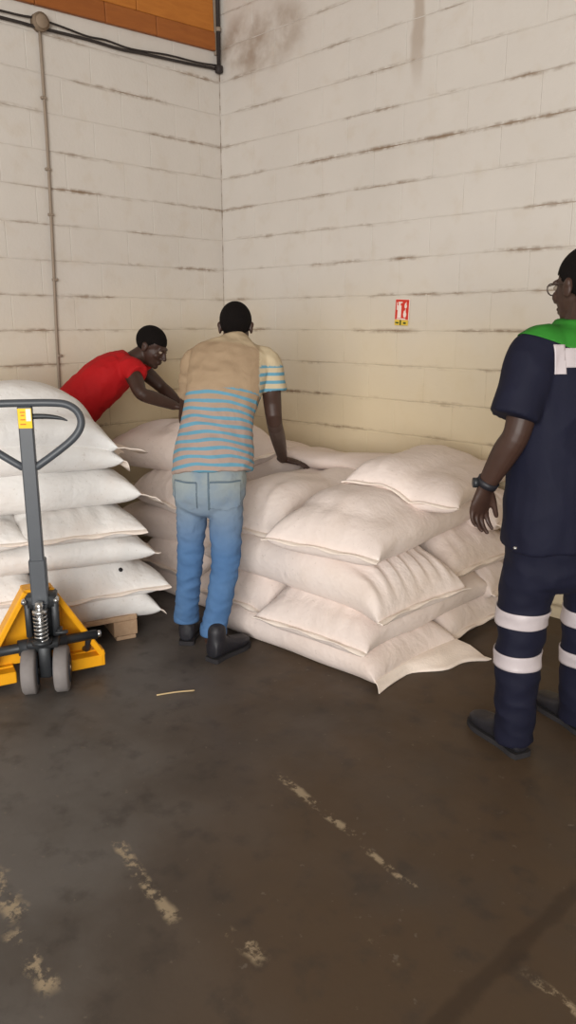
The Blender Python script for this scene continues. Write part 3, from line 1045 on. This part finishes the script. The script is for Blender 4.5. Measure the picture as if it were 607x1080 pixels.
def head_parts(c, rt, fw, upv, s=1.0):
    ax = [np.array(rt), np.array(fw), np.array(upv)]

    def T(g):
        return np.asarray(g[0]) * s @ np.array(ax) + np.asarray(c), g[1]
    P = [ball((0, -0.014, 0.032), 0.075, 0.094, 0.086), ball((0, 0.018, -0.02), 0.064, 0.074, 0.082), ball((0, 0.03, -0.066), 0.048, 0.052, 0.05),
         ball((0, 0.066, -0.094), 0.024, 0.02, 0.02), ball((0, 0.078, 0.022), 0.05, 0.016, 0.014),
         limb([(0, 0.088, 0.012), (0, 0.1, -0.012), (0, 0.108, -0.03)], [(0.008, 0.01), (0.01, 0.012), (0.013, 0.017)], ref=(0, 1, 0), n=10),
         ball((0.014, 0.094, -0.034), 0.009, 0.011, 0.008), ball((-0.014, 0.094, -0.034), 0.009, 0.011, 0.008),
         ball((0, 0.085, -0.058), 0.025, 0.013, 0.008), ball((0, 0.083, -0.070), 0.022, 0.013, 0.008),
         ball((0.04, 0.062, -0.022), 0.02, 0.02, 0.02), ball((-0.04, 0.062, -0.022), 0.02, 0.02, 0.02)]
    for q in (-1, 1):
        P.append(ball((0.077 * q, -0.012, -0.004), 0.009, 0.019, 0.03))
        P.append(ball((0.080 * q, -0.020, 0.010), 0.011, 0.012, 0.016))
    eyes = [T(ball((0.031 * q, 0.0775, 0.006), 0.013, 0.0115, 0.009)) for q in (-1, 1)]
    pup = [T(ball((0.031 * q, 0.0845, 0.006), 0.0058, 0.006, 0.0058)) for q in (-1, 1)]
    # hair: shell over the skull, cut by the hairline
    hv, hf = ball((0, -0.018, 0.034), 0.0795, 0.0985, 0.0905, n=88, m=60)
    return [T(g) for g in P], eyes, pup, (hv, hf, T)


def hair_mesh(hv, hf, T, root, base):
    V = np.asarray(hv)
    keep = []
    for f in hf:
        c = V[list(f)].mean(0)
        line = 0.045 if c[1] > 0.035 else (0.045 - (0.035 - c[1]) / 0.075 * 0.085 if c[1] > -0.04 else -0.04 - (-0.04 - c[1]) * 0.25)
        if c[2] > line:
            keep.append(f)
    bm = bmesh.new()
    vm = {}
    for f in keep:
        for i in f:
            if i not in vm:
                vm[i] = bm.verts.new(V[i])
    for f in keep:
        bm.faces.new([vm[i] for i in f])
    g = bmesh.ops.extrude_face_region(bm, geom=bm.faces[:])
    for v in g['geom']:
        if isinstance(v, bmesh.types.BMVert):
            v.co = Vector(v.co) * 0.93 + Vector((0, -0.0013, 0.0024))
    bmesh.ops.recalc_face_normals(bm, faces=bm.faces[:])
    bm.verts.index_update()
    W = np.array([v.co[:] for v in bm.verts])
    F = [tuple(v.index for v in f.verts) for f in bm.faces]
    bm.free()
    W, F = T((W, F))
    return mesh('hair', W, F, M['hair'], root, True, base)


def shoe(heel, dv, L, root, base, mat, high=0.10, wd=0.048):
    """boot standing on the floor; heel = back of the sole, dv = towards the toe"""
    dv = nrm(A(dv[0], dv[1], 0))
    la = A(-dv[1], dv[0], 0)
    out = [(0.0, 0.68), (0.10, 0.82), (0.30, 0.74), (0.55, 0.90), (0.75, 1.0), (0.90, 0.82), (1.0, 0.42)]
    rows_o, rows_i = [], []
    pts = [heel + dv * L * t + la * wd * q for t, q in out] + [heel + dv * L * t - la * wd * q for t, q in out[::-1]]
    pts = catmull(np.vstack([pts, pts[:1]]), 3)[:-1]
    n = len(pts)
    sole_v = np.vstack([pts + UP * 0.001, pts * 1.0 + UP * 0.022])
    sole_f = [tuple(range(n))[::-1], tuple(range(n, 2 * n))] + [(i, (i + 1) % n, n + (i + 1) % n, n + i) for i in range(n)]
    rings = []
    for t, q, h in ((0.015, 0.62, high * 0.8), (0.08, 0.78, high), (0.2, 0.76, high), (0.34, 0.76, high * 0.92), (0.48, 0.82, high * 0.72),
                    (0.62, 0.9, high * 0.58), (0.76, 0.92, high * 0.50), (0.88, 0.78, high * 0.44), (0.96, 0.5, high * 0.36)):
        c = heel + dv * L * t + UP * (0.02 + h / 2)
        rings.append(ring(c, la, UP, wd * q * 1.1, h / 2, 18, 2.8))
    up_ = loft(rings)
    ank = limb([heel + dv * L * 0.17 + UP * 0.05, heel + dv * L * 0.18 + UP * (high + 0.05)], [(0.048, 0.042), (0.046, 0.042)], ref=dv)
    me = remesh([(up_[0] - base, up_[1]), (ank[0] - base, ank[1])], 0.008, 5)
    o = link('shoe', me, mat, root)
    mesh('sole', sole_v, sole_f, M['sole'], o, False, base)
    la_ = []
    for t in (0.40, 0.46, 0.52):
        c = heel + dv * L * t + UP * (0.02 + high * (1.02 - 0.62 * (t - 0.30) / 0.3))
        la_.append(limb([c - la * 0.024 - UP * 0.004, c + UP * 0.003, c + la * 0.024 - UP * 0.004], [0.0035] * 3, n=6))
    mesh('laces', *join(la_), M['sole'], o, True, base)


def local(parts, base):
    return [(np.asarray(v) - base, f) for v, f in parts]


def rings_path(spec, lat, p=2.2, n=28):
    """spec rows: centre, half width, half depth; rings stand square to the path"""
    C = np.array([q[0] for q in spec])
    D = catmull(np.hstack([C, [[q[1], q[2]] for q in spec]]), 4)
    C = D[:, :3]
    T = np.gradient(C, axis=0)
    out = []
    for i in range(len(C)):
        a, b = frame(T[i], lat)
        out.append(ring(C[i], a, b, D[i, 3], D[i, 4], n, p))
    return loft(out)


def add_face(eyes, pup, root, base):
    for g, q in zip(eyes, pup):
        e = mesh('eye', *g, M['white_eye'], root, True, base)
        mesh('pupil', *q, M['hair'], e, True, base)


def head_frame(yaw_vec, pitch):
    fw = nrm(A(yaw_vec[0], yaw_vec[1], 0))
    rt = A(fw[1], -fw[0], 0)
    f2 = fw * math.cos(pitch) - UP * math.sin(pitch)
    return rt, f2, np.cross(rt, f2)


# ---- man in jeans, leaning on the stack, back to us
def man_in_jeans():
    base = A(1.70, -1.63, 0.0)
    root = empty('person', tuple(base), 0, 'man in striped tan T-shirt and blue jeans leaning on the sack stack', 'person')
    lat = RGT
    pel, chest, neck = B(222, 500, 3.48), B(240, 402, 3.64), B(248, 362, 3.76)
    hc = B(248.5, 346, 3.84)
    hr, hf, hu = head_frame(DIR, math.radians(18))
    hp, eyes, pup, hair = head_parts(hc, hr, hf, hu, 0.98)
    hz = 1.2
    while hz > 0.5 and hz > float(samp(HM, *G(308, 494, hz)[:2])):
        hz -= 0.004
    print('hand height', hz, G(308, 494, hz))
    wrR = G(298, 484, hz + 0.068)
    shR, elR = B(283, 380, 3.68), B(289, 444, 3.62)
    shL, elL, wrL = B(206, 384, 3.72), B(196, 440, 3.94), B(205, 462, 4.12)
    hipL, hipR = B(201, 515, 3.48), B(240, 515, 3.46)
    knL, knR = B(201, 588, 3.49), B(238, 590, 3.42)
    anL, anR = B(197, 660, 3.585), B(224, 676, 3.42)
    parts = [rings_path([(pel, .135, .09), (B(228, 455, 3.54), .125, .088), (chest, .15, .095), (B(246, 376, 3.71), .13, .075), (neck, .06, .055)], lat),
             limb([neck - UP * .03, hc - hf * .02 - hu * .06], [.056, .054])]
    parts += hp
    parts += [limb([shR, (shR + elR) / 2, elR, elR * .6 + wrR * .4, wrR], [.05, .046, .038, .039, .027]),
              limb([shL, (shL + elL) / 2, elL, elL * .6 + wrL * .4, wrL], [.05, .046, .038, .039, .027]),
              limb([hipL, knL, anL], [.075, .05, .04]), limb([hipR, knR, anR], [.075, .05, .04])]
    parts += hand(wrR, RGT * 1.0 - DIR * .05 - UP * .22, UP + RGT * .1, DIR, 1.0, (.12, .2, .2), .14, .8)
    parts += hand(wrL, DIR - UP * .2, UP, RGT, 1.0, (.12, .2, .2), .12, .8)
    me = remesh(local(parts, base), 0.0048, 3)
    link('body', me, M['skin'], root)
    hair_mesh(*hair, root, base)
    add_face(eyes, pup, root, base)
    # shirt
    hemc = B(224, 499, 3.475)
    spec = [(hemc, .188, .150), (B(226, 476, 3.50), .180, .140), (B(230, 440, 3.55), .162, .115), (B(235, 415, 3.59), .170, .118),
            (B(241, 390, 3.65), .188, .112), (B(245, 375, 3.69), .180, .092), (B(247.5, 365, 3.73), .095, .070), (B(248, 359, 3.76), .066, .060)]
    sh = [rings_path(spec, lat),
          limb([B(262, 375, 3.70), B(280, 382, 3.685), B(286, 397, 3.67), B(288.5, 413, 3.66)], [.058, .066, .062, .062], n=20, round_ends=False),
          limb([B(222, 377, 3.71), B(207, 382, 3.73), B(202, 398, 3.78), B(200, 416, 3.84)], [.062, .066, .060, .060], n=20, round_ends=False)]
    me = remesh(local(sh, base), 0.007, 5)
    crease(me, 0.0045, 9, (1, 1, 1.6), 3.1)
    V = get_co(me) + base
    hl = (V - hemc) @ lat
    V[:, 2] += np.clip(1 - (V[:, 2] - hemc[2]) / .10, 0, 1) * np.clip(hl, -.2, .2) * .16
    set_co(me, V - base)
    axis = nrm(B(240, 395, 3.64) - hemc)
    d = (V - hemc) @ axis
    lx_ = (V - hemc) @ lat
    slx = (V - B(283, 377, 3.685))
    isR = (lx_ > 0.215)
    isL = (lx_ < -0.04) & (((V - B(222, 400, 3.70)) @ DIR) > 0.12)
    slv = isR | isL
    px = 1 / 220.0
    attr(me, 'st', np.where(slv, -slx[:, 2] + 0.012, d - lx_ * 0.14 * np.clip(1.2 - d / .3, 0, 1) + 0.004 * np.sin(lx_ * 25 + d * 30)))
    attr(me, 'striped', np.where(slv, (slx[:, 2] < -0.035) * 1.0, (d < 0.36 + 0.02 * np.sin(lx_ * 9)) * 1.0))
    attr(me, 'low', np.clip((0.37 - d) / 0.15, 0, 1) * ~slv)
    attr(me, 'cream', np.where(slv, 0.9, np.clip((d - 0.595) / 0.02, 0, 1) * 0.5))
    link('t_shirt', me, M['striped'], root)
    # jeans
    cuL, cuR = B(196.5, 650, 3.58), B(225, 664, 3.42)
    jn = [rings_path([(B(223, 484, 3.485), .152, .102), (B(221, 503, 3.47), .166, .122), (B(220, 524, 3.46), .160, .118), (B(220, 540, 3.475), .10, .07)], lat),
          limb([B(203, 516, 3.47), B(202, 550, 3.475), B(200.5, 588, 3.485), B(198, 625, 3.52), cuL], [.080, .068, .060, .056, .057], n=20, round_ends=False),
          limb([B(237, 518, 3.45), B(238, 555, 3.43), B(238, 590, 3.415), B(232, 630, 3.41), cuR], [.084, .076, .066, .060, .058], n=20, round_ends=False)]
    me = remesh(local(jn, base), 0.0075, 4)
    crease(me, 0.005, 8, (1, 1, 2.0), 8.3)
    V = get_co(me)
    attr(me, 'wash', np.clip((V[:, 2] - 0.50) / 0.36, 0, 1) ** 1.3)
    jo = link('jeans', me, M['denim'], root)
    # rear pockets and belt lie on the denim
    for cx_, wd_ in ((197, 0.050), (238, 0.066)):
        c = B(cx_ - 1, 526, 3.36) - base
        u_ = lat
        patch(me, [(c + u_ * wd_, -u_), (c - u_ * wd_, u_), (c + UP * .075, -UP), (c - UP * .055 - u_ * .0, UP + u_ * .25), (c - UP * .055, UP - u_ * .25), (pel - base, -DIR)], 0.001, 'pocket', M['denim'], jo, 0.004)
        patch(me, [(c + u_ * wd_, -u_), (c - u_ * wd_, u_), (c + UP * .079, -UP), (c + UP * .072, UP), (pel - base, -DIR)], 0.002, 'pocket_edge', M['seam'], jo, 0.004)
        for w_ in ((-1, 1) if cx_ < 220 else (-1,)):
            patch(me, [(c + u_ * (wd_ * w_ + .002), -u_), (c + u_ * (wd_ * w_ - .002), u_), (c + UP * .075, -UP), (c - UP * .042, UP), (pel - base, -DIR)], 0.002, 'pocket_edge', M['seam'], jo, 0.003)
    c = B(223, 486, 3.49) - base
    patch(me, [(c + UP * .020, -UP), (c - UP * .024, UP)], 0.001, 'belt', M['black'], root, 0.003)
    sm = B(221, 520, 3.4) - base
    patch(me, [(sm - lat * .0035, lat), (sm + lat * .0035, -lat), (c - UP * .03, -UP), (c - UP * .20, UP), (pel - base, -DIR)], 0.0, 'seat_seam', M['seam'], jo, 0.002)
    for cc, rr in ((cuL, .060), (cuR, .061)):
        q = cc - base
        mesh('cuff', *limb([q + UP * .03, q + UP * .005, q - UP * .02], [rr, rr + .004, rr + .003], n=24, sub=3, round_ends=False), M['denim'], jo)
        bpy.context.view_layer.update()
        lm = jo.children[-1].data
        attr(lm, 'wash', np.zeros(len(lm.vertices)))
    shoe(G(196, 681), DIR + RGT * .10, 0.27, root, base, M['black'], 0.10)
    shoe(G(222, 699), DIR * .80 + RGT * .60, 0.27, root, base, M['black'], 0.10)


# ---- man in red reaching over the sacks
def man_in_red():
    fwv = nrm(RGT * 0.95 + DIR * 0.1)
    rtv = A(fwv[1], -fwv[0], 0)            # his right side is nearest to us
    hip, chest, neck = A(0.27, -1.43, 1.03), B(116, 396, 4.66), B(140, 380, 4.70)
    base = A(0.24, -1.28, 0.0)
    root = empty('person', tuple(base), 0, 'man in red T-shirt bending over the stack beside the pallet load', 'person')
    hc = B(160, 366, 4.72)
    hr, hf, hu = head_frame(fwv * 0.95 - DIR * .35, math.radians(28))
    hp, eyes, pup, hair = head_parts(hc, hr, hf, hu, 0.98)
    shR, shL = B(138, 391, 4.53), B(146, 386, 4.86)
    elR, wrR = B(149, 415, 4.42), B(184, 428, 4.54)
    elL, wrL = B(170, 408, 4.88), B(190, 427, 4.80)
    knL, knR = A(0.17, -1.27, 0.54), A(0.30, -1.36, 0.54)
    hipL, hipR = hip - rtv * .09, hip + rtv * .09
    anL, anR = A(0.14, -1.31, 0.09), A(0.28, -1.43, 0.09)
    parts = [rings_path([(hip, .14, .1), ((hip + chest) / 2 + UP * .02, .13, .09), (chest, .155, .1), (neck - (neck - chest) * .15, .11, .075), (neck, .058, .055)], rtv),
             limb([neck - (neck - chest) * .2, hc - hf * .03 - hu * .055], [.056, .053])] + hp
    parts += [limb([shR, (shR + elR) / 2, elR, elR * .6 + wrR * .4, wrR], [.05, .047, .039, .040, .027]),
              limb([shL, (shL + elL) / 2, elL, elL * .6 + wrL * .4, wrL], [.05, .047, .039, .040, .027]),
              limb([hipL, knL, anL], [.08, .05, .04]), limb([hipR, knR, anR], [.08, .05, .04])]
    parts += hand(wrR, fwv - UP * .25, UP, DIR, 1.0, (.2, .3, .2), .08, .7)
    parts += hand(wrL, fwv - UP * .35, UP, -DIR, 1.0, (.2, .3, .2), .08, .7)
    link('body', remesh(local(parts, base), 0.0048, 3), M['skin'], root)
    hair_mesh(*hair, root, base)
    add_face(eyes, pup, root, base)
    ax = nrm(chest - hip)
    sh = [rings_path([(hip - ax * .02, .175, .135), ((hip + chest) / 2 + UP * .01, .172, .135), (chest, .190, .128), (neck - (neck - chest) * .22, .135, .09), (neck - (neck - chest) * .02, .068, .062)], rtv),
          limb([B(129, 388, 4.60), B(138, 390, 4.55), B(146, 397, 4.50)], [.068, .072, .066], n=20, round_ends=False),
          limb([B(136, 384, 4.80), B(146, 386, 4.86), B(154, 393, 4.87)], [.066, .070, .064], n=20, round_ends=False)]
    me = remesh(local(sh, base), 0.008, 5)
    crease(me, 0.006, 8, (1.4, 1.4, 1), 5.7)
    link('t_shirt', me, M['red'], root)
    tr = [rings_path([(hip + ax * .06, .16, .125), (hip - ax * .05, .17, .13), (hip - ax * .16 - UP * .02, .14, .11)], rtv),
          limb([hipL, knL, anL + UP * .02], [.095, .075, .068], n=20, round_ends=False), limb([hipR, knR, anR + UP * .02], [.095, .075, .068], n=20, round_ends=False)]
    me = remesh(local(tr, base), 0.01, 4)
    crease(me, 0.005, 8, (1, 1, 2), 1.7)
    link('trousers', me, M['dark_trouser'], root)
    shoe(anL - fwv * .05 - UP * .09, fwv, .26, root, base, M['black'])
    shoe(anR - fwv * .05 - UP * .09, fwv, .26, root, base, M['black'])


# ---- man in the navy work suit, standing at the end of the stack
def man_in_navy():
    a = math.radians(28)
    fwv = DIR * math.cos(a) - RGT * math.sin(a)
    rtv = RGT * math.cos(a) + DIR * math.sin(a)
    base = G(575, 795)
    base[2] = 0
    root = empty('person', tuple(base), 0, 'man in navy work suit with green yoke and reflective bands, back turned', 'person')
    D = 2.55
    neck = B(612, 343, D)
    hc = B(620, 303, D - 0.02) + fwv * 0.02
    hr, hf, hu = head_frame(fwv + rtv * .06, math.radians(4))
    hp, eyes, pup, hair = head_parts(hc, hr, hf, hu, 1.03)
    mid = B(606, 372, D)
    shL, shR = B(564, 374, D - .08), mid + rtv * .175 - UP * .01
    elL, wrL = B(545, 456, D - .13), B(512, 512, D - .06)
    elR = shR + A(0, 0, -.29) + rtv * .10
    wrR = elR + A(0, 0, -.25) + rtv * .03 + fwv * .06
    hip = B(590, 572, D + .02)
    hipL, hipR = hip - rtv * .095 - UP * .02, hip + rtv * .095 - UP * .02
    anL, anR = G(540, 790) + UP * .09, G(607, 768) + UP * .09
    knL, knR = B(549, 665, D), B(618, 660, D + .11)
    parts = [rings_path([(hip, .15, .11), (B(596, 480, D), .15, .11), (B(602, 410, D), .17, .11), (mid + UP * .01, .15, .08), (neck, .065, .06)], rtv),
             limb([neck - UP * .04, hc - hf * .03 - hu * .05], [.064, .060])] + hp
    parts += [limb([shL, (shL + elL) / 2, elL, elL * .62 + wrL * .38, wrL], [.056, .053, .043, .044, .030]),
              limb([shR, (shR + elR) / 2, elR, elR * .62 + wrR * .38, wrR], [.056, .053, .043, .044, .030]),
              limb([hipL, knL, anL], [.085, .055, .042]), limb([hipR, knR, anR], [.085, .055, .042])]
    parts += hand(wrL, B(501, 552, D - .03) - wrL, DIR * .85 - RGT * .5, RGT * .85 + DIR * .5, 1.05, (.30, .42, .32), .10, .55)
    parts += hand(wrR, fwv * .3 - UP, rtv, fwv, 1.05, (.35, .4, .3), .05, .4)
    link('body', remesh(local(parts, base), 0.0045, 3), M['skin'], root)
    hair_mesh(*hair, root, base)
    add_face(eyes, pup, root, base)
    # spectacles
    def H(x, y, z):
        return hc + (hr * x + hf * y + hu * z) * 1.03
    gl = []
    for q in (-1, 1):
        cx_ = 0.033 * q
        lp = [H(cx_ + 0.024 * math.cos(t), 0.100 - 0.006 * abs(math.cos(t)), 0.004 + 0.018 * math.sin(t)) for t in np.linspace(0, 2 * np.pi, 17)]
        gl.append(limb(lp, [0.0022] * 17, n=6, sub=1))
        gl.append(limb([H(0.057 * q, 0.094, 0.012), H(0.074 * q, 0.05, 0.012), H(0.0785 * q, 0.0, 0.012), H(0.078 * q, -0.02, 0.0)], [0.0024] * 4, n=6))
    gl.append(limb([H(-0.010, 0.1, 0.008), H(0, 0.102, 0.011), H(0.010, 0.1, 0.008)], [0.0022] * 3, n=6))
    mesh('spectacles', *join(gl), M['glass_frame'], root, True, base)
    # watch
    wv = nrm(wrL - elL)
    wc = wrL - wv * .012
    wa, wb = frame(wv, -RGT)
    wt = mesh('watch_strap', *loft([ring(wc - wv * .011, wa, wb, .033, .033, 24), ring(wc - wv * .011, wa, wb, .037, .037, 24), ring(wc + wv * .011, wa, wb, .036, .036, 24), ring(wc + wv * .011, wa, wb, .031, .031, 24)], cap=False), M['black'], root, True, base)
    mesh('watch_face', *cyl(wc - RGT * .032, wc - RGT * .048, .017, 20), M['dark_metal'], wt, True, base)
    # shirt
    hem = B(591, 566, D + .01)
    spec = [(hem, .222, .155), (B(593, 530, D), .218, .15), (B(597, 480, D), .212, .142), (B(602, 425, D), .215, .135), (B(605, 385, D), .200, .122),
            (B(608, 362, D), .165, .098), (B(611, 349, D), .098, .078), (B(612, 339, D), .076, .070)]
    sl0 = mid - rtv * .10 + UP * .005
    sh = [rings_path(spec, rtv),
          limb([sl0, shL + UP * .002, B(552, 410, D - .105), B(542, 440, D - .125)], [.074, .078, .078, .077], n=22, round_ends=False),
          limb([mid + rtv * .10 + UP * .005, shR + UP * .004, (shR * .55 + elR * .45), shR * .15 + elR * .85], [.074, .080, .078, .078], n=22, round_ends=False)]
    me = remesh(local(sh, base), 0.008, 5)
    crease(me, 0.006, 6, (1, 1, .8), 2.2)
    link('work_shirt', me, M['navy'], root)
    zy = B(600, 366, D)[2] - base[2]
    sp = mid - base
    yoke = [(A(0, 0, zy), UP), (A(sp[0], sp[1], zy) - rtv * .12, UP + rtv * .40), (A(sp[0], sp[1], zy) + rtv * .12, UP - rtv * .40)]
    yk = patch(me, yoke, 0.001, 'green_yoke', M['green'], root, 0.003)
    patch(me, [(A(0, 0, zy), -UP), (A(0, 0, zy - .058), UP), (sp - rtv * .150, rtv), (sp + rtv * .150, -rtv), (sp, -fwv)], 0.001, 'reflective_band', M['reflect'], root, 0.004)
    patch(me, [(A(0, 0, zy), -UP), (A(0, 0, zy - .058), UP), (sp - rtv * .150, rtv), (sp + rtv * .150, -rtv), (sp, fwv)], 0.001, 'reflective_band', M['reflect'], root, 0.004)
    for s in (-1, 1):
        patch(me, [(A(0, 0, zy + .01), -UP), (A(0, 0, zy - .078), UP), (sp + rtv * (.158 * s - .018), rtv), (sp + rtv * (.158 * s + .018), -rtv), (sp, -fwv)], 0.003, 'reflective_tab', M['reflect'], root, 0.005)
    zl = B(604, 334, D)[2] - base[2]
    lc = B(609, 347, D) - base
    patch(me, [(A(0, 0, lc[2] + .018), -UP), (A(0, 0, lc[2] - .016), UP), (lc - rtv * .025, rtv), (lc + rtv * .025, -rtv), (sp, -fwv)], 0.004, 'blue_emblem', M['logo'], root, 0.003)
    # trousers
    cuL, cuR = anL + UP * -.045, anR + UP * -.045
    tr = [rings_path([(B(591, 545, D), .19, .135), (hip - UP * .01, .200, .14), (hip - UP * .10, .19, .135), (hip - UP * .15, .13, .10)], rtv),
          limb([hipL - UP * .03, B(553, 625, D + .0), B(549, 665, D), B(545, 715, D - .005), cuL], [.108, .092, .084, .076, .068], n=22, round_ends=False),
          limb([hipR - UP * .03, B(622, 622, D + .10), B(618, 660, D + .11), B(613, 705, D + .13), cuR], [.108, .092, .084, .076, .068], n=22, round_ends=False)]
    me = remesh(local(tr, base), 0.0085, 4)
    crease(me, 0.006, 6, (1, 1, 1.6), 6.4)
    link('work_trousers', me, M['navy'], root)
    crotch = (hip - base)
    for px_, s, pts in ((548, 1, ((640, 656), (684, 699))), (616, -1, ((640, 656), (684, 699)))):
        for y0, y1 in pts:
            z1, z0 = B(px_, y0, D if s > 0 else D + .11)[2], B(px_, y1, D if s > 0 else D + .11)[2]
            m_ = (B(584, 650, D + .05) - base)
            patch(me, [(A(0, 0, z1), -UP), (A(0, 0, z0), UP), (m_, -rtv * s)], 0.001, 'reflective_band', M['reflect'], root, 0.004)
    mesh('pocket_button', *ball(B(543, 578, D - .20) - base + DIR * .0, .006, .006, .006), M['chrome'], root)
    shoe(G(551, 800), G(505, 766) - G(551, 800), .30, root, base, M['black'], 0.105, .050)
    shoe(G(618, 776), G(580, 750) - G(618, 776), .30, root, base, M['black'], 0.105, .050)


man_in_jeans()
man_in_red()
man_in_navy()

# ------------------------------------------------------------------ small things
a, b = G(165, 734), G(205, 729)
wire('straw', [a + UP * .004, (a + b) / 2 + UP * .007, b + UP * .004], 0.0035, M['straw'], 'dry straw stalk lying on the floor beside the pallet jack', 'straw')
